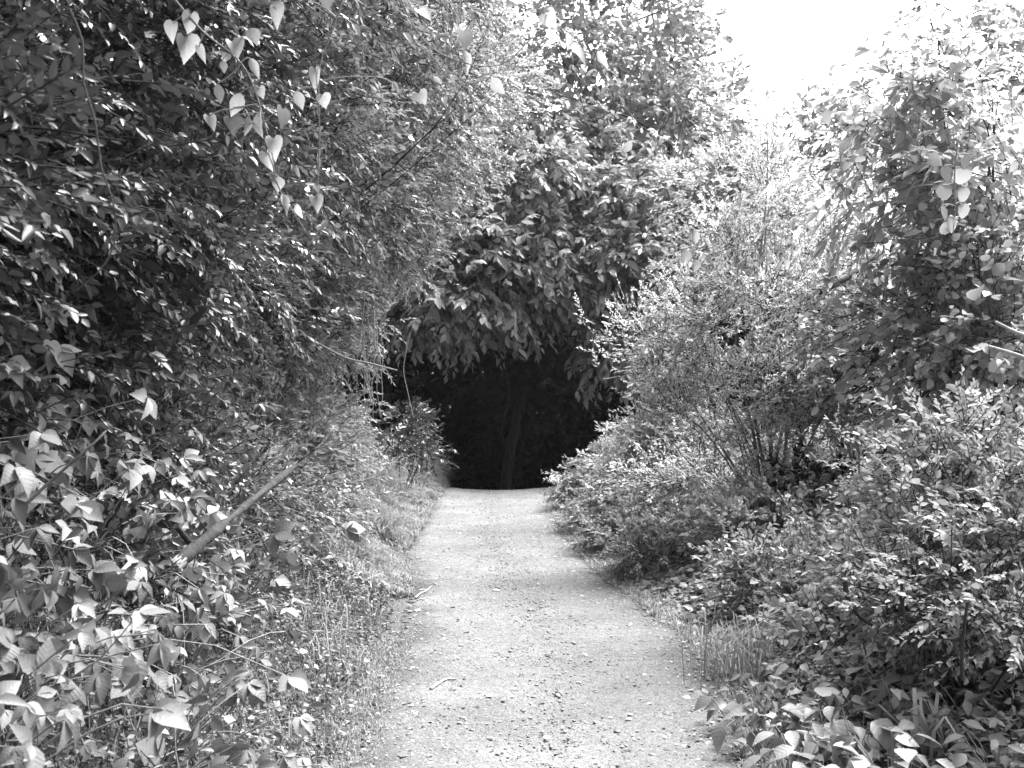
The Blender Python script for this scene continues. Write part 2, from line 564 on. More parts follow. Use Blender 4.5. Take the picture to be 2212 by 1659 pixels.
# ------------------------------------------------------------------ things lying on the path
def stones(mb, P, S, r, flat=.4):
    """rounded six-to-eight sided chips"""
    n = len(P)
    base = []
    for lat, k in ((-.5, 5), (.45, 5)):
        for j in range(k):
            a = 2*math.pi*(j+.5*(lat > 0))/k
            base.append((math.cos(a)*math.cos(lat), math.sin(a)*math.cos(lat), math.sin(lat)))
    base += [(0, 0, -1), (0, 0, 1)]
    base = np.array(base)
    V = base[None]*(1+.22*r.standard_normal((n, 12, 1)))*np.stack([r.uniform(.7, 1.4, n), r.uniform(.6, 1.1, n), flat*r.uniform(.6, 1.2, n)], -1)[:, None]
    a = r.uniform(0, 6.28, n); ca, sa = np.cos(a)[:, None], np.sin(a)[:, None]
    V = np.stack([V[..., 0]*ca-V[..., 1]*sa, V[..., 0]*sa+V[..., 1]*ca, V[..., 2]], -1)
    V = V*S[:, None, None]+P[:, None]
    f = []
    for j in range(5):
        j2 = (j+1) % 5
        f += [(j, j2, 5+j), (j2, 5+j2, 5+j), (10, j2, j), (11, 5+j, 5+j2)]
    f = np.array(f)
    mb.add(V, (f[None]+(np.arange(n)*12)[:, None, None]).reshape(-1, 3), np.repeat(r.random(n), len(f)))


r = np.random.default_rng(11)
n = 34000
y = 3.2+14*r.random(n)**1.5
x = edgeL(y)-.1+(edgeR(y)-edgeL(y)+.35)*r.random(n)**.85
s = .0035*np.exp(.55*r.standard_normal(n))
gm = MB(); stones(gm, np.stack([x, y, path_z(x, y)+s*.2], -1), np.minimum(s, .010)*1.1, r)
tag(gm.build('gravel', M_stone), 'fine pale gravel strewn over the dirt path', 'gravel', kind='stuff')

# dry leaf litter (countless scraps)
n = 12000
y = 3.2+14*r.random(n)**1.7
u = r.random(n)
x = np.where(u < .5, edgeR(y)+.2-.36*np.abs(r.standard_normal(n)), np.where(u < .8, edgeL(y)-.35+.35*r.standard_normal(n), edgeL(y)+.35*np.abs(r.standard_normal(n))))
P = np.stack([x, y, path_z(x, y)+.01], -1)
lm = MB()
D = r.standard_normal((n, 3)); D[:, 2] *= .1
put_leaves(lm, P, D, np.array([0, 0, 1.])+.2*r.standard_normal((n, 3)), .0155*np.exp(.4*r.standard_normal(n)), 'rlo', r)
tag(lm.build('leaf_litter', M_litter), 'scattered dry leaf scraps along both sides of the path', 'leaf litter', kind='stuff')

# larger stones one can count
SP = [(1365, 1483), (1245, 1345), (1145, 1322), (1160, 1333), (1215, 1393), (1240, 1395), (1195, 1300), (1290, 1308), (1330, 1495), (1205, 1512), (1130, 1545), (1440, 1555),
      (1530, 1560), (1375, 1370), (1000, 1560), (1065, 1605), (1190, 1620), (1250, 1240), (1115, 1245), (1075, 1275), (1060, 1060), (990, 1070), (1410, 1640), (1485, 1470), (1335, 1590)]
for k, (px, py) in enumerate(SP):
    Y0 = CAMZ*FP/(py-829.5)
    p = W(px, py, Y0)
    sm = MB()
    s = r.uniform(.013, .026)*(1.5 if py < 1100 else 1)
    z = float(path_z(p[0], p[1]))
    p[2] = z
    stones(sm, np.array([[p[0], p[1], z+s*.18]]), np.array([s]), r, .5)
    lab = 'small grey stone lying loose on the pale dirt path'
    if py < 1100: lab = 'small stone on the path near its far crest'
    tag(sm.build('stone', M_stone, None, False, p), lab, 'stone', 'stones lying on the path near the crest' if py < 1100 else 'small stones lying on the path')


def stick(name, pts, rad, label, cat, mat, extra=(), group=None, sides=7):
    pts = smooth_poly(pts, 20)
    mb = MB()
    put_tube(mb, pts, np.linspace(rad, rad*.55, len(pts)), sides)
    for e in extra:
        e = smooth_poly(e, 10)
        put_tube(mb, e, np.linspace(rad*.55, rad*.25, len(e)), 5)
    o = mb.build(name, mat, None, True, pts[0])
    return tag(o, label, cat, group)


def G(px, py, dz=.015):
    Y0 = CAMZ*FP/(py-829.5)
    p = W(px, py, Y0)
    p[2] = float(path_z(p[0], p[1]))+dz
    return p


stick('fallen_twig', [G(897, 1300), G(910, 1288), G(920, 1284), G(931, 1274)], .007, 'short pale crooked twig lying on the left side of the path', 'twig', M_twig)
stick('fallen_twig', [G(1150, 1745), G(1165, 1728), G(1185, 1722)], .006, 'thin pale twig on the path close to the camera', 'twig', M_twig)
stick('fallen_twig', [G(930, 1500), G(960, 1480), G(985, 1478)], .008, 'pale twig half hidden in litter at the left path edge', 'twig', M_twig)

# ------------------------------------------------------------------ left: the small-leaved hedge
order_words = ['nearest', 'second nearest', 'third nearest', 'fourth nearest', 'fifth', 'sixth', 'seventh', 'eighth', 'ninth', 'tenth', 'farthest']
Ys = [2.9, 3.8, 4.8, 5.9, 7.0, 8.1, 9.2, 10.3, 11.4, 12.5, 13.6]
LBL = ['dark small-leaved shrub filling the left edge nearest the camera',
       'small-leaved shrub with thin black twigs behind the long bare hanging stem on the left',
       'small-leaved shrub behind the big bright hanging vine leaves',
       'small-leaved shrub above the broken log on the left bank',
       'small-leaved shrub with shaded hollow right of the broken log',
       'small-leaved shrub of the left hedge halfway along the path',
       'small-leaved shrub of the left hedge just beyond its middle, arching high over the path',
       'bright small-leaved shrub arching over the left verge grass',
       'brightly lit small-leaved shrub above the dead branch by the dark opening',
       'small-leaved shrub with hanging dry twigs beside the dark opening',
       'last and farthest small-leaved shrub of the left hedge, at the dark opening']
for i, Y0 in enumerate(Ys):
    k = (Y0-2.9)/10.7
    near = Y0 < 5.2
    j = rng.uniform(-.15, .15, 6)
    bl = []
    lowz = 1.55 if near else (1.1 if Y0 < 8 else .95)
    sh = -.4 if Y0 > 11 else 0
    xl = -2.45+.15*k+sh
    ext = max(.85, .75+.1*k)
    bl.append(((xl+j[0], Y0, lowz+.15), (.85, .8, .6), 14))
    bl.append(((-2.3+j[1]+.05*k+sh, Y0+j[2], 2.35), (.95, .85, .75), 18))
    bl.append(((-2.15+j[3]+.35*k, Y0+j[4], 3.3), (1.05, .9, .8), 18))
    if 4 < Y0 < 9.5:
        bl.append(((-1.85, Y0+j[0], .8), (.5, .6, .42), 9))
    if Y0 > 5:
        bl.append(((-1.85+j[5]+.55*k, Y0-.1, 4.2), (1.15, .9, .8), 16))
    if Y0 > 7.5:
        bl.append(((-1.45+.5*k, Y0, 4.95), (1.2, .95, .8), 12))
    hi = near or Y0 < 6.5
    plant('hedge_shrub', LBL[i], 'shrub', (-2.7, Y0, float(ground_z(-2.7, Y0))), bl, (M_hedge_shaded, M_hedge_shaded, M_hedge_shaded, M_hedge, M_hedge3, M_hedge3, M_hedge3, M_hedge4, M_hedge3, M_hedge4, M_hedge3)[i], 'mid' if hi else 'lo',  # leaf copies run from shaded to lit along the hedge
          size=(.044 if near else .045+.005*k)*(1, .85, 1.12, .9)[i % 4], nclump=21, csize=.25, spc=16, lps=13, twig=.19, seed=100+i,
          group='small-leaved shrubs of the hedge left of the path', nbr=15, br=.011, face=(.75, -.45, .1), fill=.22, barew=.9)
    
print('hedge done')
plant('verge_shrub', 'small dim shrub at the left rim of the dark opening', 'shrub', (-1.35, 14.2, .15),
      [B(885, 905, 14.6, .2, .3, .13, 7), B(860, 960, 14.2, .22, .3, .14, 6), B(915, 970, 14.8, .12, .3, .1, 4)], M_hedge_shaded, 'lo',
      size=.05, nclump=18, csize=.17, spc=12, lps=10, twig=.16, seed=150, nbr=5, br=.01, fill=.2)
# trees standing behind the hedge, closing the left side
for i, (x0, y0, lab) in enumerate([(-5.0, 4.0, 'dark tree behind the nearest part of the left hedge'), (-5.2, 7.5, 'dark tree behind the middle of the left hedge'),
                                   (-4.6, 11.0, 'dark tree behind the far half of the left hedge'), (-4.4, 15.0, 'dark tree behind the far end of the left hedge, left of the opening')]):
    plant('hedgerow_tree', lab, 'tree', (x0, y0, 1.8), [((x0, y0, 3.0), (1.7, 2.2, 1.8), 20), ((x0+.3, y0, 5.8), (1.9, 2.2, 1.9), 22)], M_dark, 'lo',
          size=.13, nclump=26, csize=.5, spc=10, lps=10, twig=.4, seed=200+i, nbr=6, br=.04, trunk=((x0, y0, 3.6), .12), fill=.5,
          group='dark trees behind the left hedge', foliage='crown')

plant('added_shade_tree', 'added unseen tree beside the path whose high crown shades the left edge of the hedge', 'tree', (3.6, -.8, 0),  # out-of-view crown added to shade the near left hedge
      [((1.3, 3.4, 6.6), (1.5, 1.5, .7), 18), ((1.6, 1.2, 6.6), (1.5, 1.6, .8), 18), ((.4, 2.2, 7.0), (1.3, 1.4, .7), 12), ((-1.6, 2.6, 5.9), (1.6, 1.5, .6), 18), ((-2.6, .8, 5.2), (1.5, 1.6, .7), 16)], M_dark, 'lo',
      size=.13, nclump=22, csize=.5, spc=9, lps=9, twig=.4, seed=210, nbr=6, br=.04, trunk=((3.0, -.2, 5.4), .14), fill=.35, foliage='crown')
# ------------------------------------------------------------------ centre trees
plant('overhanging_tree', 'broad-leaved tree whose layered drooping sprays hang over the dark opening', 'tree', (-4.4, 20.5, -.6),
      [B(965, 657, 18.9, 0.67, 0.77, 0.43, 9), B(1075, 622, 19.1, 0.84, 0.9, 0.49, 12), B(1200, 587, 19.3, 0.77, 0.9, 0.52, 10), B(1040, 550, 19.3, 0.97, 1.03, 0.71, 12),
       B(1200, 540, 19.5, 1.1, 1.03, 0.65, 13), B(1130, 410, 19.8, 1.29, 1.16, 0.77, 12), B(1000, 570, 19.5, 0.65, 0.77, 0.65, 5)],
      M_right, 'beech', size=.145, nclump=24, csize=.38, spc=13, lps=10, twig=.42, droop=.28, seed=301, nbr=8, br=.03, trunk=((-4.2, 20, 3.8), .12),
      fill=.35, updir=1.1, face=(0, -.8, 0), foliage='crown')
plant('broadleaf_tree', 'broad-leaved tree right of the opening with leaves hanging down to its right rim', 'tree', (5.0, 21, -.6),
      [B(1380, 580, 19.4, 1.01, 1.01, 0.63, 13), B(1345, 622, 19.2, 0.44, 0.5, 0.5, 6), B(1340, 722, 19, 0.28, 0.38, 0.5, 5), B(1500, 540, 19.8, 1.01, 1.13, 0.76, 12), B(1400, 450, 20, 1.2, 1.13, 0.76, 12), B(1560, 410, 20.5, 1.26, 1.26, 0.88, 12)],
      M_right, 'beech', size=.14, nclump=24, csize=.4, spc=13, lps=10, twig=.4, droop=.24, seed=302, nbr=8, br=.03, trunk=((4.6, 20.8, 3.5), .12),
      fill=.35, updir=1.0, face=(0, -.8, 0), foliage='crown')
plant('broadleaf_tree', 'shadowed tree high above the opening with dark hollows in its crown', 'tree', (5.6, 23, -1.5),
      [B(1180, 330, 21.5, 1.71, 1.46, 0.98, 12), B(1330, 330, 22, 1.59, 1.34, 1.1, 12), B(1080, 240, 21, 1.34, 1.22, 0.98, 10), B(1250, 190, 22.5, 1.71, 1.46, 1.1, 10), B(1420, 280, 23, 1.59, 1.46, 1.1, 10)],
      M_right, 'beech', size=.14, nclump=20, csize=.5, spc=12, lps=10, twig=.42, droop=.2, seed=303, nbr=8, br=.04, trunk=((4.6, 22.8, 5), .15),
      fill=.3, updir=.9, face=(0, -.7, 0), foliage='crown')
plant('tall_tree', 'tall thin-crowned tree at the top with pale forked limbs and sky showing between its leaves', 'tree', (5.0, 24, -2.5),
      [B(1330, 60, 23, 1.6, 1.3, 1.3, 12), B(1400, 170, 25, 1.0, 1.2, .9, 9), B(1430, 60, 25, .6, 1, .8, 6), B(1200, 40, 22.5, 1.5, 1.3, 1.0, 10), B(1350, -120, 23, 1.3, 1.4, 1.3, 9)],
      M_tree, 'rlo', size=.13, nclump=17, csize=.5, spc=9, lps=8, twig=.45, droop=.1, seed=304, nbr=8, br=.05, trunk=((3.4, 24, 5.6), .16),
      fill=.04, bark=M_bark2, foliage='crown')
far = [('distant round-topped tree on the skyline below the gap of white sky', [B(1700, 330, 26, 1.9, 1.5, 1.15, 12), B(1640, 420, 26, 2, 1.5, 1.3, 10)], (6.3, 26, 0)),
       ('distant tree on the skyline left of the gap of white sky', [B(1530, 270, 25, .8, 1.2, .9, 8), B(1520, 380, 25, 1.6, 1.5, 1.2, 11)], (4.4, 25, 0)),
       ('distant dark tree on the skyline right of the gap of white sky', [B(1830, 400, 22, 1.6, 1.4, 1.2, 12), B(1790, 310, 22, .8, 1.2, .6, 6)], (6.6, 22, 0))]
for i, (lab, bl, bs) in enumerate(far):
    plant('distant_tree', lab, 'tree', (bs[0], bs[1]+.5, float(ground_z(bs[0], bs[1]))), bl, M_tree, 'lo', size=.16, nclump=20, csize=.5, spc=10, lps=8, twig=.45,
          seed=320+i, nbr=5, br=.05, trunk=((bs[0], bs[1]+.5, 4), .18), fill=.3, foliage='crown', face=(0, -.6, 0))
# forest beyond the crest
k = 0
for (x0, y0, h) in [(-7, 24, 3), (-4.2, 26, 4), (-1.6, 29, 4), (.9, 28.5, 4), (3.2, 29, 4), (5.6, 30, 4), (8.5, 27, 3), (11.5, 24, 2.5), (-5.6, 21.5, 2.2)]:
    g0 = float(ground_z(x0, y0))
    plant('forest_tree', 'dark tree in deep shade beyond the crest, '+('far left of the opening' if x0 < -5.5 else 'left of the opening' if x0 < -3 else 'seen in the left of the opening' if x0 < 0 else 'seen in the middle of the opening' if x0 < 2 else 'seen at the right rim of the opening' if x0 < 5 else 'right of the opening' if x0 < 8 else 'far right of the opening'), 'tree', (x0, y0, g0),
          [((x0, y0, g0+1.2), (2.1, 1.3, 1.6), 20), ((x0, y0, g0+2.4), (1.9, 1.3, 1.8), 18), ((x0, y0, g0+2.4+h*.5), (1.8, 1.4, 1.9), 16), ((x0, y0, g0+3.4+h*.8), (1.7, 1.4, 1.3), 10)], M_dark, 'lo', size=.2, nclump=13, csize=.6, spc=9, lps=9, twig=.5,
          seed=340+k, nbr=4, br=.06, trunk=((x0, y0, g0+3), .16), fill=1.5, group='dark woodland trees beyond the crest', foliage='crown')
    k += 1
for k, (x0, y0, lab) in enumerate([(-3.4, 23.5, 'dense dark tree added to shade the opening from the left, behind the drooping sprays'), (3.8, 24.5, 'dense dark tree added to shade the opening from the right, behind the drooping sprays'),
                                   (.3, 26.5, 'dense dark tree added to shade the back of the opening overhead')]):
    plant('added_shade_tree', lab, 'tree', (x0, y0, float(ground_z(x0, y0))),  # crowns added as a roof that keeps light out of the opening
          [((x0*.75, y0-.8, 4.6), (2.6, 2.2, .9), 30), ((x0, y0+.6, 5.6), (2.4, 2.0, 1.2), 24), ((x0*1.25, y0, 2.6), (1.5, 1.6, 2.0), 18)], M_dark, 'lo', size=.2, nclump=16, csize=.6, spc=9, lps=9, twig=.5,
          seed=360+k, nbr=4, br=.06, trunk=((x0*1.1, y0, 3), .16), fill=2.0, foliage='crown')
for k, (x0, lab) in enumerate([(-8.0, 'rearmost dark tree, hidden behind the left hedge'), (-4.6, 'rearmost dark tree behind the left rim of the opening'), (-1.4, 'rearmost dark tree closing the left half of the opening'),
                               (1.8, 'rearmost dark tree closing the right half of the opening'), (5.0, 'rearmost dark tree behind the right rim of the opening'), (8.4, 'rearmost dark tree behind the right-hand thicket')]):
    y0 = 32.0
    plant('forest_tree', lab, 'tree', (x0, y0, float(ground_z(x0, y0))), [((x0, y0, -1.0), (2.1, 1.0, 1.7), 22), ((x0, y0, 1.4), (2.1, 1.0, 1.7), 22), ((x0, y0, 3.8), (2.0, 1.2, 1.8), 20)], M_dark, 'lo',
          size=.24, nclump=16, csize=.6, spc=9, lps=9, twig=.5, seed=380+k, nbr=3, br=.06, trunk=((x0, y0, 1.5), .16), fill=2.5, foliage='crown')
print('trees done')
# ------------------------------------------------------------------ right side
def sapling(label, base, tops, blobs, **kw):
    o = plant('multi_stem_shrub', label, 'shrub', base, blobs, kw.pop('mat', M_pale), kw.pop('tm', 'lo'), **kw)
    r = np.random.default_rng(kw.get('seed', 1)+5)
    for t in tops:
        b = MB(); c = curve(np.array(base)+r.standard_normal(3)*[.03, .03, 0], t, 14, .03, r)
        put_tube(b, c, np.linspace(.02, .004, 14), 6)
        b.build('stem', M_bark2, o, True)
    return o


sb = G(1665, 1215, 0)
sapling('tall pale feathery shrub with a fan of thin upright stems, right of the path', sb,
        [W(1665, 420, 9.8), W(1690, 660, 9.6), W(1590, 680, 9.8), W(1450, 800, 9.6), W(1750, 700, 9.7), W(1840, 760, 9.8), W(1630, 560, 10), W(1530, 760, 9.6), W(1655, 240, 9.9)],
        [B(1440, 775, 9.7, .32, .4, .22, 9), B(1530, 700, 9.8, .4, .45, .3, 11), B(1640, 640, 9.9, .5, .5, .35, 13), B(1760, 680, 10, .45, .5, .35, 11), B(1600, 830, 9.7, .6, .5, .3, 13),
         B(1740, 830, 9.8, .5, .5, .3, 10), B(1670, 430, 10, .3, .4, .5, 7), B(1590, 560, 10, .3, .3, .4, 6), B(1800, 580, 10, .35, .3, .35, 6), B(1390, 720, 10, .16, .3, .12, 4), B(1480, 660, 10, .15, .3, .2, 4), B(1860, 760, 10, .35, .4, .3, 7), B(1500, 880, 9.8, .5, .4, .25, 10), B(1660, 960, 9.8, .5, .35, .25, 6)],
        size=.034, nclump=11, csize=.24, spc=13, lps=16, twig=.2, seed=401, nbr=9, br=.008, fill=.0, droop=-.05, face=(0, -.6, .3), svar=.3)
plant('leafy_shrub', 'pale shrub leaning over the right rim of the dark opening', 'shrub', (1.55, 13, 0),
      [B(1480, 850, 13, .5, .5, .33, 11), B(1470, 960, 12.6, .5, .5, .26, 11), B(1380, 1010, 13, .4, .5, .2, 9), B(1540, 960, 12.4, .5, .5, .35, 10), B(1450, 760, 13.2, .3, .3, .25, 6)],
      M_pale, 'lo', size=.055, nclump=20, csize=.2, spc=14, lps=12, twig=.2, seed=402, nbr=5, br=.012, fill=.2, face=(-.3, -.6, .2))
plant('leafy_shrub', 'low grey shrub sloping down to the crest of the path on the right', 'shrub', (1.05, 14.6, 0),
      [B(1310, 1010, 14.8, .3, .5, .16, 9), B(1262, 1045, 14.5, .2, .4, .09, 6), B(1370, 960, 15, .26, .4, .16, 7), B(1370, 1040, 13.8, .42, .5, .16, 9)],
      M_right, 'lo', size=.06, nclump=20, csize=.18, spc=14, lps=10, twig=.18, seed=403, nbr=4, br=.01, fill=.2, face=(-.3, -.5, .4))
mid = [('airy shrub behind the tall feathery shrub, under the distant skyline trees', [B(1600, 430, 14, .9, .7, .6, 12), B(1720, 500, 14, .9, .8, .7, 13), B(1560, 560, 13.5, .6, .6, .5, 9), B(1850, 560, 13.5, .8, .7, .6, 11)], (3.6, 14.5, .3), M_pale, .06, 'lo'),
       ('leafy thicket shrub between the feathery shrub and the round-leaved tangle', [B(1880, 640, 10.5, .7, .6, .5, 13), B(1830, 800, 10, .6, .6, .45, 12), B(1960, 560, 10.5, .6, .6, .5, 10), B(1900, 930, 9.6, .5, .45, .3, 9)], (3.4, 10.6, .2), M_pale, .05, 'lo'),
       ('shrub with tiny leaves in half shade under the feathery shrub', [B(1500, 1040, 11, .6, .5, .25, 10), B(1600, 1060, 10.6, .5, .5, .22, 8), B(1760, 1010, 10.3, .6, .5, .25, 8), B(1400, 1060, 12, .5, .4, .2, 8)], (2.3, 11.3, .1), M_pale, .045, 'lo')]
for i, (lab, bl, bs, mt, sz, tm) in enumerate(mid):
    plant('thicket_shrub', lab, 'shrub', bs, bl, mt, tm, size=sz, nclump=19, csize=.26, spc=13, lps=11, twig=.24, seed=410+i, nbr=6, br=.012, fill=.2, face=(-.3, -.6, .2))
plant('climber_tangle', 'dark tangle of climber with round leaves above the black hollow at the right edge', 'climber', (3.3, 7.6, .2),
      [B(2120, 640, 7, .55, .5, .4, 12), B(2000, 720, 7.2, .4, .45, .35, 10), B(2120, 800, 6.9, .5, .5, .35, 12), B(2230, 720, 6.6, .5, .5, .5, 10), B(2180, 560, 7.2, .6, .5, .35, 10), B(2050, 860, 7.2, .35, .4, .22, 7)],
      M_right, 'round', size=.056, nclump=13, csize=.2, spc=8, lps=6, twig=.26, droop=.15, seed=420, nbr=8, br=.012, fill=.12, updir=1.3, face=(-.3, -.6, 0))
plant('dark_backing_thicket', 'added dark backing thicket close behind the round-leaved tangle at the right edge', 'shrub', (4.0, 8.6, .2),
      [((3.6, 8.5, 1.6), (.8, .6, .9), 16), ((3.9, 8.3, .8), (.8, .6, .7), 12)], M_dark, 'lo', size=.09, nclump=18, csize=.25, spc=10, lps=9, twig=.25, seed=441, nbr=5, br=.01, fill=.8)  # dark-leaved backing added to blacken the gaps in the tangle
plant('drooping_tree', 'washed-out tree with long drooping leaves at the upper right', 'tree', (3.5, 8.2, .3),
      [B(2040, 250, 7.5, .5, .5, .3, 9), B(1960, 200, 7.6, .35, .4, .28, 6), B(2100, 380, 7.3, .5, .45, .3, 10), B(1950, 400, 7.6, .45, .5, .35, 9), B(2190, 450, 7.2, .5, .5, .35, 9), B(2060, 130, 7.6, .3, .4, .3, 5), B(1880, 330, 7.7, .3, .4, .2, 5)],
      M_pale2, 'mid', size=.085, nclump=11, csize=.3, spc=8, lps=9, twig=.3, droop=.22, seed=421, nbr=9, br=.014, fill=.0, updir=1.2, face=(-.2, -.6, 0), trunk=((3.2, 8.0, 2.2), .05), foliage='crown')
plant('tall_tree', 'tall tree at the upper right corner, its column of leaves against white sky', 'tree', (6.0, 14.5, .3),
      [B(2080, 40, 14, .55, .7, .9, 9), B(2110, 160, 14, .6, .7, .6, 9), B(2180, 330, 14, .9, .8, .7, 11), B(2250, 40, 14, .6, .7, .8, 7), B(2080, 420, 14, .9, .8, .5, 9)],
      M_right, 'rlo', size=.10, nclump=11, csize=.34, spc=9, lps=9, twig=.3, seed=422, nbr=7, br=.03, trunk=((6, 14.4, 4.5), .12), fill=.05, foliage='crown')
plant('thicket_tree', 'leafy tree filling the right edge behind the drooping leaves', 'tree', (5.6, 11.5, .2),
      [B(2150, 520, 11, .9, .8, .7, 12), B(2000, 470, 11.5, .8, .7, .6, 11), B(2250, 330, 11, .7, .7, .7, 8), B(1900, 470, 12, .7, .7, .5, 8), B(2230, 650, 10, .7, .7, .8, 9)],
      M_pale2, 'rlo', size=.07, nclump=13, csize=.32, spc=10, lps=10, twig=.28, seed=423, nbr=6, br=.02, trunk=((5.4, 11.5, 2.2), .08), fill=.05, face=(-.3, -.6, .2), foliage='crown')
near = [('sunlit bush with paired oval leaves at the right edge, topmost of the near bushes', [B(2080, 985, 5.6, .26, .3, .13, 9), B(2180, 1030, 5.2, .28, .3, .18, 10), B(2000, 1040, 5.8, .22, .3, .12, 7)], (2.4, 5.8, .2), 'mid', .048),
        ('sunlit bush with slender leaves right of the black hollow', [B(2110, 1130, 5.2, .32, .3, .18, 11), B(2020, 1170, 5.5, .24, .3, .14, 9), B(2200, 1180, 4.9, .3, .3, .2, 10)], (2.2, 5.4, .1), 'mid', .045),
        ('bright bush in front of the black hollow at the right, level with the curved stick', [B(2000, 1260, 5.2, .3, .3, .14, 10), B(2110, 1290, 4.8, .32, .3, .16, 11), B(2210, 1380, 4.5, .2, .3, .16, 6), B(1940, 1300, 5.3, .25, .3, .12, 8)], (2.0, 5.0, .1), 'mid', .04)]
for i, (lab, bl, bs, tm, sz) in enumerate(near):
    plant('leafy_bush', lab, 'bush', bs, bl, M_right, tm, size=sz*.82, nclump=13, csize=.19, spc=9, lps=13, twig=.2, seed=430+i, nbr=6, br=.007, fill=.03, face=(-.2, -.4, .5),
          group='near bushes at the right edge')
plant('dark_backing_shrub', 'added dark-leaved shrub for the shade at the back of the right-hand hollow', 'shrub', (3.3, 9.3, .1),
      [((3.2, 9.6, .55), (1.0, .5, .5), 14), ((4.2, 9.0, .7), (.8, .6, .6), 12)], M_dark, 'lo', size=.09, nclump=18, csize=.25, spc=10, lps=9, twig=.25, seed=440, nbr=5, br=.01, fill=.8)  # dark leaves added behind the hollow to paint its shade
LOWB = [('low tangled bush on the right verge just short of the path crest', 1.05, 12.6, .3, .2), ('low tangled bush beside the right path edge in the middle distance', 1.15, 10.9, .32, .2),
        ('low bright bush at the foot of the tall feathery shrub', 1.9, 9.2, .42, .3), ('low bush between the feathery shrub and the path', 1.3, 9.6, .34, .2),
        ('low leafy bush behind the upright grass tuft', 1.85, 7.6, .4, .2), ('low leafy bush right of the upright grass tuft', 1.9, 6.3, .34, .2),
        ('wide low bush in front of the curved stick', 2.35, 6.9, .4, .28), ('low bush near the far right path edge beneath the leaning shrub', 1.6, 11.6, .42, .28),
        ('low pale bush left of the bare stems by the hollow', 2.55, 8.2, .4, .3), ('low bush under the bright bushes at the lower right edge', 2.3, 5.6, .3, .22)]
for i, (lab, x0, y0, rr_, hh) in enumerate(LOWB):
    g0 = float(ground_z(x0, y0))
    plant('low_bush', lab, 'bush', (x0, y0, g0), [((x0, y0, g0+hh*.8), (rr_, rr_, hh*.7), 12), ((x0+.3, y0+.25, g0+hh), (rr_*.8, rr_*.8, hh*.8), 10), ((x0-.15, y0-.3, g0+hh*.5), (rr_*.7, rr_*.6, hh*.5), 7)], (M_right, M_ground, M_pale)[i % 3], ('lo', 'mid', 'rlo')[i % 3], size=(.05, .05, .042)[i % 3],
          nclump=14, csize=.16, spc=9, lps=11, twig=.19, seed=460+i, nbr=5, br=.006, fill=.05, face=(-.1, -.2, .6), group='low bushes along the right verge')
print('right done')

# ------------------------------------------------------------------ ground cover right (stuff) and verge grass left (stuff)
def cover(name, label, n, xf, yf, hf, size, tm, mat, seed, tilt=.35, cat='ground cover'):
    r = np.random.default_rng(seed)
    y = yf(r, n); x = xf(r, y)
    h = hf(x, y, r)
    g = ground_z(x, y)
    P = np.stack([x, y, g+h], -1)
    mb = MB()
    D = r.standard_normal((n, 3)); D[:, 2] = .1*D[:, 2]-.15
    U = np.array([0, 0, 1.])+tilt*r.standard_normal((n, 3))
    sz = size*np.exp(.3*r.standard_normal(n))
    put_leaves(mb, P, D, U, sz, tm, r)
    b = P.copy(); b[:, 2] = g; b[:, :2] += .04*r.standard_normal((n, 2))
    q = r.random(n) < .3
    o = mb.build(name, mat)
    tw = MB(); put_twigs(tw, b[q], P[q], .0022, .0012); tw.build('stems', M_bark, o)
    return tag(o, label, cat, kind='stuff')


def lump(x, y, r, a=.1, b=.28):
    d = np.clip(x-edgeR(y), 0, 3)
    base = (a*np.clip(d*3, .25, 1)+b*np.clip(d-.3, 0, 1.2))*(.75+.75*fnoise(x, y, 2.4))
    return np.clip(base, .015, None)*r.uniform(.35, 1.0, len(x))


cover('ivy_ground_cover', 'low ivy-like ground cover along the right side of the path', 36000,
      lambda r, y: edgeR(y)+.03+.09*fnoise(y*4, y*0)+.08*r.standard_normal(len(y))+np.abs(r.standard_normal(len(y)))*.25*(r.random(len(y)) < .3)+2.6*r.random(len(y))**.9,
      lambda r, n: 5.6+11.5*r.random(n)**1.15, lambda x, y, r: lump(x, y, r), .054, 'rlo', M_ground, 501)
cover('verge_undergrowth', 'bright low leaves and weeds tangled through the left verge', 17000,
      lambda r, y: edgeL(y)-.1-1.3*r.random(len(y))**.8,
      lambda r, n: 8.3+9.4*r.random(n), lambda x, y, r: (.08+.34*np.clip(edgeL(y)-x, 0, .8))*(.7+.8*fnoise(x*3, y*3))*r.random(len(x))**.6, .055, 'long', M_pale, 504, tilt=.8)
cover('leafy_undergrowth', 'broader-leaved undergrowth at the lower right beside the path', 9500,
      lambda r, y: edgeR(y)+.1+1.9*r.random(len(y)),
      lambda r, n: 3.2+3.6*r.random(n), lambda x, y, r: lump(x, y, r, .08, .22), .062, 'mid', M_ground, 502)
# left bank: small leaves between creeper and path
cover('bank_undergrowth', 'small-leaved undergrowth clothing the left bank above the path', 62000,
      lambda r, y: edgeL(y)-.05-.12*np.abs(r.standard_normal(len(y)))-1.5*r.random(len(y)),
      lambda r, n: 2.2+10*r.random(n)**1.2, lambda x, y, r: np.clip((.06+.22*np.clip(edgeL(y)-x-.1, 0, 1))*(.8+1.1*fnoise(x, y, 4)), .01, 1)*r.random(len(x)), .027, 'mid', M_bank, 503, tilt=1.0)


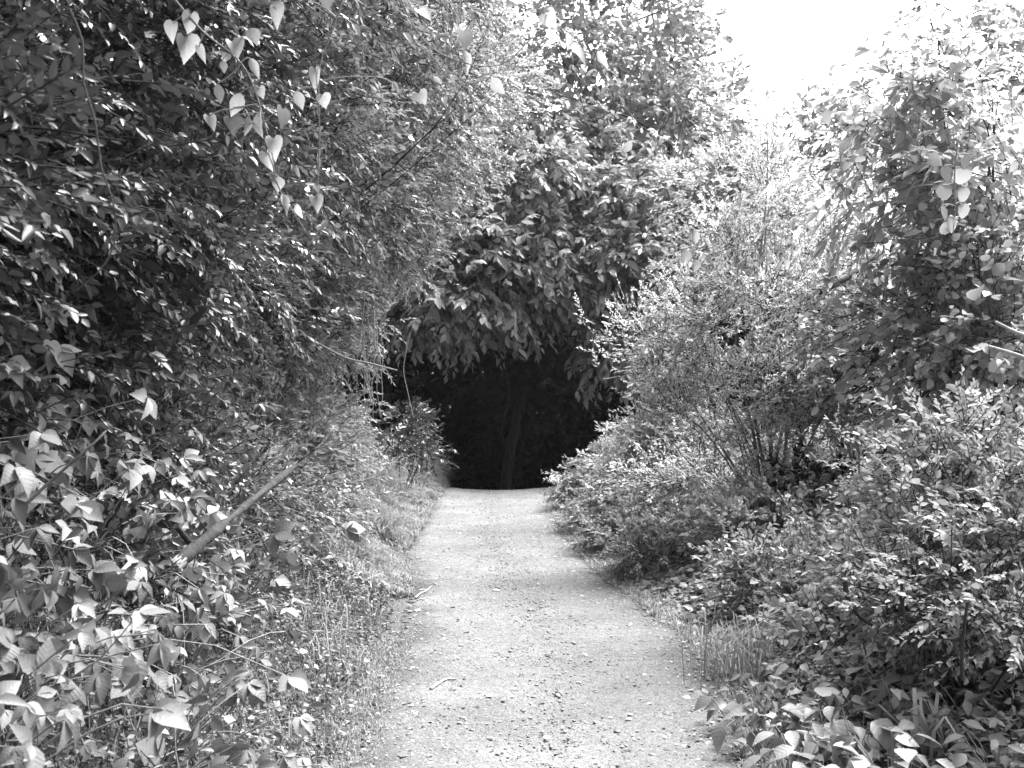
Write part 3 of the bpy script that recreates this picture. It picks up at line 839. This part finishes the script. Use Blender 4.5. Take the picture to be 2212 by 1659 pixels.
def blades(mb, P, h, lean, r, wdt=.004):
    n = len(P)
    a = r.uniform(0, 6.28, n)
    d = np.stack([np.cos(a), np.sin(a), 0*a], -1)+np.array(lean)
    s = nrm(np.cross(d, [0, 0, 1.]))*wdt*r.uniform(.7, 1.3, (n, 1))
    b = r.uniform(.2, .9, n)[:, None]
    H = h[:, None]
    up = np.array([0, 0, 1.])
    p1 = P+up*H*.5+d*H*.15*b; p2 = P+up*H*(.95-.25*b)+d*H*.5*b; p3 = P+up*H*(1.0-.5*b)+d*H*.95*b
    V = np.stack([P-s, P+s, p1+s, p1-s, p2+s*.7, p2-s*.7, p3], 1)
    f4 = np.array([(0, 1, 2, 3), (3, 2, 4, 5)]); f3 = np.array([(5, 4, 6)])
    t = r.random(n); off = (np.arange(n)*7)[:, None, None]
    mb.add(V, (f4[None]+off).reshape(-1, 4), np.repeat(t, 2))
    base = mb.n-n*7
    mb.f3.append((f3[None]+off).reshape(-1, 3)+base); mb.t3.append(t.astype(np.float32)); mb.u3.append(np.zeros((n, 3, 2), np.float32))


r = np.random.default_rng(77)
n = 36000
y = 17.9-9.4*r.random(n)**1.2
x = edgeL(y)+.04-np.abs(r.standard_normal(n))*.6*np.clip((y-4)/6,.5,1)
cl_ = np.clip(.5+1.1*fnoise(x*4, y*4), .1, 1.3)
h = cl_*(.09+.5*np.clip(edgeL(y)-x, 0, .6)/.6*(.8+fnoise(x, y, 3)))*r.uniform(.6, 1.4, n)*(1+.3*(y > 9))
gb = MB(); blades(gb, np.stack([x, y, ground_z(x, y)], -1), h, (.35, -.25, 0), r, .005)
n = 9000
y = 3.4+3.6*r.random(n); x = edgeL(y)+.1-np.abs(r.standard_normal(n))*.3
blades(gb, np.stack([x, y, ground_z(x, y)], -1), r.uniform(.01, .05, n), (.4, -.1, 0), r, .002)
n = 800
y = 3.2+6*r.random(n); x = edgeL(y)-.1-.9*r.random(n)
blades(gb, np.stack([x, y, ground_z(x, y)], -1), r.uniform(.08, .3, n), (.5, -.3, 0), r, .0022)
tag(gb.build('verge_grass', M_grass), 'sunlit tufted grass on the verge left of the path', 'grass', kind='stuff')
gb = MB(); n = 7000
y = 3.4+13*r.random(n)**1.3; x = edgeR(y)-.06+np.abs(r.standard_normal(n))*.22
blades(gb, np.stack([x, y, ground_z(x, y)], -1), r.uniform(.02, .08, n), (-.3, -.1, 0), r, .0025)
tag(gb.build('edge_grass', M_grass), 'short sparse grass along the right edge of the path', 'grass', kind='stuff')


def tuft(label, px, py, n, h, spread, lean=(0, 0, 0), wd=.005, Y0=None, group=None, mat=None):
    b = G(px, py, 0) if Y0 is None else np.array([(px-1106)/FP*Y0, Y0, 0])
    b[2] = float(ground_z(b[0], b[1]))
    P = b+r.standard_normal((n, 3))*np.array([spread, spread, 0])
    m = MB(); blades(m, P, h*r.uniform(.55, 1.1, n), lean, r, wd)
    return tag(m.build('grass_tuft', mat or M_grass, None, False, b), label, 'grass tuft', group)


tuft('tall upright grass tuft beside the right edge of the path', 1610, 1480, 150, .42, .12, wd=.0026)
tuft('broad-bladed grass tuft at the bottom right corner region', 2010, 1700, 22, .34, .03, wd=.009)
for px, py in [(760, 1200), (800, 1130), (850, 1160), (890, 1100), (720, 1240)]:
    tuft('arching grass tuft on the sunlit verge left of the path', px, py, 130, .32, .07, (.5, -.2, 0), group='arching grass tufts on the left verge')

# ------------------------------------------------------------------ left bank: broad-leaved creeper plants
def creeper(i, x, y, lift, nl, size, label, group):
    r = np.random.default_rng(600+i)
    z = float(ground_z(x, y))
    root = empty('creeper_plant', (x, y, z), label, 'creeper', group)
    lf = MB(); st = MB()
    out = np.array([.75, -.45, .5])
    n = nl
    tip = np.array([x, y, z])+np.array([.12, -.1, .1+lift])+r.standard_normal((n, 3))*np.array([.17, .19, .13])
    D = nrm(np.array([.55, -.45, -.35])+.55*r.standard_normal((n, 3)))
    U = nrm(out+.38*r.standard_normal((n, 3)))
    S = size*np.exp(.25*r.standard_normal(n))
    side = nrm(np.cross(D, U))
    tn = r.random(n)
    put_leaves(lf, tip, D, U, S, 'big', r, tn)
    for sg in (-1, 1):
        put_leaves(lf, tip, nrm(D*.55+sg*side*.85+[0, 0, -.1]), nrm(U+sg*side*.25), S*.85, 'big', r, tn)
    for k in range(n):
        c = curve([x+r.uniform(-.05, .05), y+r.uniform(-.05, .05), z], tip[k], 5, .06, r, .1)
        put_tube(st, c, np.linspace(.0035, .002, 5), 4)
    lf.build('foliage', M_creeper, root, True)
    st.build('stems', M_bark2, root)


i = 0
r = np.random.default_rng(65)
for y0 in np.arange(1.9, 5.6, .3):
    for x0 in np.arange(-.85, -2.5, -.26):
        if x0 < -.52*y0-.25: continue
        if y0 > 4.2 and x0 > -1.25: continue
        if y0 > 3.4 and x0 > -1.05: continue
        if y0 < 2.5 and x0 > -.8: continue
        lower = x0 > -1.5
        wh = ('at the bottom left corner' if y0 < 2.6 else 'before the grey dead stalk' if y0 < 3.1 else 'beside the broken log' if y0 < 3.9 else 'beyond the broken log')
        lv_ = 'lowest on the bank' if x0 > -1.1 else 'on the lower bank' if lower else 'high on the bank under the hedge' if x0 > -1.9 else 'deep in hedge shade'
        creeper(i, x0+r.uniform(-.1, .1), y0+r.uniform(-.12, .12), .06, 20, .069 if lower else .077,
                'broad-leaved creeper ' + wh + ', ' + lv_,
                'creeper plants low on the left bank' if lower else 'creeper plants high on the left bank')
        i += 1
for (x0, y0, lab) in [(-.93, 3.25, 'broad-leaved creeper sprig overlapping the splintered near end of the broken log'), (-.84, 3.75, 'broad-leaved creeper sprig crossing the middle of the broken log')]:
    creeper(i, x0, y0, .28, 12, .06, lab, None); i += 1
print('creepers', i)
# broad-leaved plants lower right
def rosette(i, b, n, size, h, label, group=None, tm='big'):
    r = np.random.default_rng(700+i)
    b = np.array(b, float)
    root = empty('broadleaf_plant', b, label, 'plant', group)
    lf = MB(); st = MB()
    a = r.uniform(0, 6.28, n)
    rad = r.uniform(.02, .17, n)
    tip = b+np.stack([rad*np.cos(a), rad*np.sin(a), h*r.uniform(.5, 1.1, n)], -1)
    D = np.stack([np.cos(a), np.sin(a), -.25+0*a], -1)+.3*r.standard_normal((n, 3))
    U = np.array([0, -.15, 1.])+.25*r.standard_normal((n, 3))
    put_leaves(lf, tip, D, U, size*np.exp(.25*r.standard_normal(n)), tm, r)
    for k in range(n):
        put_tube(st, curve(b, tip[k], 5, .05, r, .05), np.linspace(.003, .0018, 5), 4)
    lf.build('foliage', M_creeper, root, True); st.build('stems', M_bark2, root)


LB = [(1640, 1590), (1700, 1640), (1770, 1600), (1850, 1640), (1600, 1530), (1680, 1545), (1750, 1520), (1840, 1540), (1930, 1590), (1920, 1700), (1790, 1720), (1680, 1730), (2020, 1640), (1720, 1470), (1820, 1470), (1640, 1500), (1900, 1480),
      (2100, 1600), (2050, 1520), (2150, 1700)]
for i, (px, py) in enumerate(LB):
    b = G(px, py+60, 0); b[2] = float(ground_z(b[0], b[1]))
    big = py > 1580 and px < 1960
    where = ('beside the path edge' if px < 1690 else 'a step in from the path edge' if px < 1830 else 'below the near bushes' if px < 1980 else 'near the right picture edge')+(', frontmost row' if py > 1690 else ', second row' if py > 1570 else ', third row' if py > 1505 else ', back row behind the grass tuft')
    rosette(i, b, 22 if big else 17, .095 if big else .07, .26 if big else .2, ('big-leaved' if big else 'medium-leaved')+' low plant '+where,
            'big-leaved plants at the bottom right' if big else 'medium-leaved low plants at the lower right')

# ------------------------------------------------------------------ vines with large pale leaves
def vine(label, pts, leaves, name='climbing_vine', rad=.004, seed=1, mat=None, tm='heart'):
    r = np.random.default_rng(seed)
    p = smooth_poly(pts, 40)
    root = empty(name, p[0], label, 'vine')
    mb = MB(); put_tube(mb, p, np.linspace(rad, rad*.5, len(p)), 6)
    mb.build('stem', M_bark2, root, True)
    for (q, size, d, u) in leaves:
        l = MB()
        put_leaves(l, np.array([q]), np.array([d], float), np.array([u], float)+.25*r.standard_normal(3), np.array([size]), 'big' if tm == 'heart' and r.random() < .4 else tm, r, wvar=.3)
        k = np.argmin(np.linalg.norm(p-q, axis=1))
        put_tube(l, curve(p[k], q, 7, .05, r, .08), .0022, 4)
        l.build('leaf', mat or M_vine, root, True)
    return root


def hang(px, py, Y, size, tilt=0., ux=.25, uz=.45, r=rng):
    """a leaf hanging tip down; tilt swings the tip sideways"""
    return (W(px, py, Y), size*.74*(1+.25*r.standard_normal()), (tilt, -.15+.2*r.standard_normal(), -1), (ux+.3*r.standard_normal(), -1, uz+.2*r.standard_normal()))


Yv = 3.7
pts = [W(330, -60, Yv), W(430, 60, Yv), W(530, 150, Yv), W(580, 300, Yv), W(600, 400, Yv), W(660, 500, Yv)]
lv = [hang(*a) for a in [(412, 30, Yv, .1, -.1), (375, 50, Yv, .11, -.2), (400, 80, Yv, .11, .1), (500, 90, Yv, .09, .6), (540, 125, Yv, .1, .5), (560, 190, Yv, .07, .4), (470, 180, Yv, .08, .2), (520, 200, Yv, .09, -.3),
                          (560, 250, Yv, .1, .1), (610, 235, 3.6, .115, .05), (500, 255, Yv, .09, .3), (535, 250, Yv, .09, .05), (575, 330, Yv, .09, .3), (600, 380, Yv, .09, .1), (640, 440, Yv, .08, .3), (610, 420, Yv, .08, .5),
                          (590, 300, Yv, .08, .2), (480, 130, Yv, .09, .2), (450, 250, Yv, .08, .5), (430, 100, Yv, .1, .4), (490, 290, Yv, .08, .1), (540, 60, Yv, .08, .5)]]
vine('vine of big bright heart-shaped leaves cascading through the upper left of the hedge', pts, lv, seed=801)
Yv = 4.2
lv = [hang(*a) for a in [(680, 150, Yv, .12, .05), (696, 205, Yv, .085, .3), (640, 195, Yv, .09, .3), (680, 395, Yv, .07, .5), (680, 425, Yv, .08, .35), (600, 0, Yv, .14, .0), (850, 180, Yv, .07, .6), (760, 50, Yv, .09, .9), (700, -20, Yv, .1, .2)]]
vine('thin vine with a few long pale leaves dangling over the left hedge', [W(760, -60, Yv), W(720, 60, Yv), W(690, 150, Yv), W(690, 300, Yv), W(685, 430, Yv)], lv, seed=802)
Yv = 6.5
lv = [hang(*a) for a in [(905, 20, Yv, .16, 1.3, .1, 1), (870, 70, Yv, .12, 1.2, 0, .9), (1000, 65, Yv, .14, .2), (1000, 110, Yv, .13, .5), (1060, 170, Yv, .12, .8), (935, 165, Yv, .12, 1.2), (985, 165, Yv, .12, -1), (905, 200, Yv, .11, .5),
                          (955, 210, Yv, .11, .6), (1180, 30, Yv, .14, .5), (1190, 10, Yv, .12, -.8), (1240, 70, Yv, .13, -.6), (1330, 45, Yv, .1, 1.0), (1230, 100, Yv, .17, 1.2, .2, 1), (1290, 110, Yv, .12, .6), (1110, 55, Yv, .12, .4)]]
vine('vine with large white-lit leaves strung across the top centre', [W(840, -80, Yv), W(890, 50, Yv), W(960, 120, Yv), W(1080, 140, Yv), W(1180, 60, Yv), W(1260, 100, Yv), W(1390, 290, Yv)], lv, seed=803)
Yv = 5.2
lv = []
for k, (px, py) in enumerate([(2040, 380), (2080, 385), (2035, 420), (2085, 425), (2035, 465), (2085, 460), (2050, 490), (2090, 355)]):
    lv.append((W(px, py-22, Yv), .075, (.25*(-1)**k, -.1, -1), (.1*(-1)**k, -1, .3)))
vine('short hanging vine with two rows of round translucent leaves at the upper right', [W(2070, 300, Yv), W(2062, 380, Yv), W(2064, 450, Yv), W(2058, 510, Yv)], lv, seed=804, mat=M_right, tm='round')
lv = [hang(*a) for a in [(1500, 500, 9, .13, .1), (1480, 540, 9, .13, .1), (1500, 560, 9, .11, .2), (1520, 515, 9, .1, .8), (1700, 560, 9, .12, 0), (1790, 545, 9, .11, 0), (1730, 590, 9, .11, .2)]]
vine('vine with a few pale round leaves beside the tall feathery shrub', [W(1520, 440, 9), W(1500, 510, 9), W(1600, 540, 9.2), W(1700, 530, 9), W(1800, 560, 9)], lv, seed=805, tm='round')
lv = [hang(*a) for a in [(960, 456, 10, .1, 1.5), (975, 458, 10, .12, 1.6, .0, 1), (1005, 472, 10, .08, 1.2), (1030, 475, 10, .09, 1.3), (1050, 478, 10, .08, 1.5)]]
vine('short pale twig with curled white leaves sticking out above the opening', [W(900, 440, 10.2), W(960, 470, 10), W(1030, 482, 10), W(1085, 482, 10), W(1092, 468, 10)], lv, seed=806, tm='mid')

# bare hanging stems
def bare(label, pts, rad, mat=None, name='hanging_vine', cat='vine', group=None, extra=()):
    return stick(name, pts, rad, label, cat, mat or M_bark2, extra, group)


bare('long bare curved stem hanging down the left part of the hedge', [W(150, 20, 2.6), W(178, 90, 2.6), W(180, 180, 2.6), W(205, 260, 2.6), W(218, 360, 2.6), W(245, 440, 2.6), W(246, 530, 2.6), W(210, 590, 2.6), W(160, 630, 2.6)], .0032, M_stem)
bare('thin pale stem inside the dark opening', [W(1092, 795, 19), W(1100, 850, 19), W(1090, 900, 19), W(1085, 940, 19), W(1105, 990, 19)], .007, M_stem)
for k, pl in enumerate([[(1850, 930), (1856, 1000), (1850, 1100), (1835, 1190)], [(1877, 1050), (1880, 1100), (1868, 1180)], [(1905, 1050), (1908, 1120)], [(1680, 1060), (1710, 1110), (1740, 1140), (1790, 1190)]]):
    bare(['tall pale bare stem standing before the black hollow at the right', 'shorter bare stem just right of the tall one before the black hollow',
          'shortest bare stem before the black hollow, right of the other two', 'pale crooked stem slanting down into the black hollow from the left'][k],
         [W(a, b, 7.4) for a, b in pl], .007, name='bare_sapling', cat='sapling')
bare('pale double branch with tiny leaves jutting in at the right edge, upper one', [W(2260, 740, 4.2), W(2200, 720, 4.2), W(2150, 695, 4.2)], .009, M_twig, 'bare_branch', 'branch')
bare('pale stubby branch jutting in at the right edge, lower one', [W(2260, 790, 4.2), W(2190, 765, 4.2), W(2135, 748, 4.2)], .010, M_twig, 'bare_branch', 'branch')
bare('dark dead branch slanting up behind the thicket at the right', [W(1770, 630, 9), W(1830, 600, 9.1), W(1880, 560, 9.3), W(1930, 530, 9.5)], .03, M_bark, 'bare_branch', 'branch')
bare('dark curved stick standing among the undergrowth at the right', [W(1825, 1255, 5), W(1832, 1295, 5), W(1855, 1330, 5), W(1885, 1352, 5)], .012, M_bark, 'curved_stick', 'stick')
bare('short dark broken post among bright leaves at the right', [W(1950, 1345, 4.6), W(1948, 1260, 4.6)], .012, M_bark, 'broken_stake', 'stake')
bare('dark thin upright stem near the right edge of the undergrowth', [W(2080, 1470, 4.2), W(2078, 1400, 4.2), W(2090, 1300, 4.2)], .009, M_bark, 'dead_stalk', 'stalk')
Yd = 8.8
bare('dead pale branch with split end pointing at the dark opening', [W(650, 720, Yd), W(740, 770, Yd), W(800, 785, Yd), W(858, 800, Yd)], .010, M_twig, 'dead_branch', 'branch',
     extra=([W(800, 785, Yd), W(830, 805, Yd), W(848, 815, Yd)], [W(740, 770, Yd), W(790, 795, Yd), W(830, 802, Yd)]))
r = np.random.default_rng(90)
for k in range(12):
    x0 = 770+r.uniform(0, 120); y0 = 640+r.uniform(0, 80)
    q = [(x0, y0)]
    for s in range(4):
        q.append((q[-1][0]+r.uniform(-14, 14), q[-1][1]+r.uniform(30, 75)))
    bare('dry thread-like twig hanging from the hedge beside the dark opening', [W(a, b, 9.2+.1*k) for a, b in q], .0045, M_twig, 'hanging_twig', 'twig', 'dry twigs hanging beside the dark opening')

# the broken log on the left bank
Yl = 3.9
r = np.random.default_rng(33)
lp = smooth_poly([W(385, 1215, 3.4), W(450, 1160, 3.65), W(500, 1118, 4.0), W(560, 1068, 4.8), W(640, 1005, 6.2)], 90)
lg = empty('broken_log', lp[0], 'broken weathered log slanting up out of the creeper on the left bank', 'log')
mb = MB(); put_tube(mb, lp, .017+.003*np.sin(np.linspace(0, 23, len(lp)))+.004*np.sin(np.linspace(0, 9, len(lp)))-np.linspace(0, .004, len(lp)), 16, .07, r); mb.build('bark', M_log, lg, True)
mb = MB()
t0 = nrm(lp[0]-lp[1])
for k in range(60):
    o = r.standard_normal(3); o = nrm(o-t0*np.dot(o, t0))*r.uniform(.0, .017)
    put_tube(mb, [lp[0]+o-t0*.02, lp[0]+o*1.1+t0*r.uniform(.008, .04)], [.006, .0015], 4)
mb.build('splinters', M_bark2, lg)
mb = MB(); put_tube(mb, curve(lp[12], lp[12]+np.array([-.05, -.03, .07]), 5, .1, r), np.linspace(.012, .008, 5), 7); mb.build('knot_stub', M_log, lg, True)
lp = smooth_poly([W(-20, 1160, 3.1), W(90, 1030, 3.3), W(160, 940, 3.5)], 10)
stick('dead_stalk', [W(60, 1085, 2.9), W(120, 1030, 2.95), W(200, 960, 3.0), W(230, 930, 3.05)], .005, 'grey dead stalk leaning across the shaded creeper at the left', 'stalk', M_stem)
HAZE = 1
if HAZE:
    hm, hn = newmat('haze_air')
    ho = hn.nodes.new('ShaderNodeOutputMaterial'); pv = hn.nodes.new('ShaderNodeVolumePrincipled')
    pv.inputs['Color'].default_value = (.95, .95, .95, 1); pv.inputs['Density'].default_value = .0006; pv.inputs['Anisotropy'].default_value = .82
    hn.links.new(pv.outputs[0], ho.inputs['Volume'])
    bpy.ops.mesh.primitive_cube_add(size=1)
    hz = bpy.context.object; hz.name = 'haze'; hz.data.name = 'haze'
    hz.scale = (700, 700, 36); hz.location = (0, 100, 10)
    hz.data.materials.append(hm)
    tag(hz, 'thin pale sunlit haze filling the air', 'haze', kind='stuff')
print('all built', sum(len(o.data.polygons) for o in bpy.data.objects if o.type == 'MESH'))
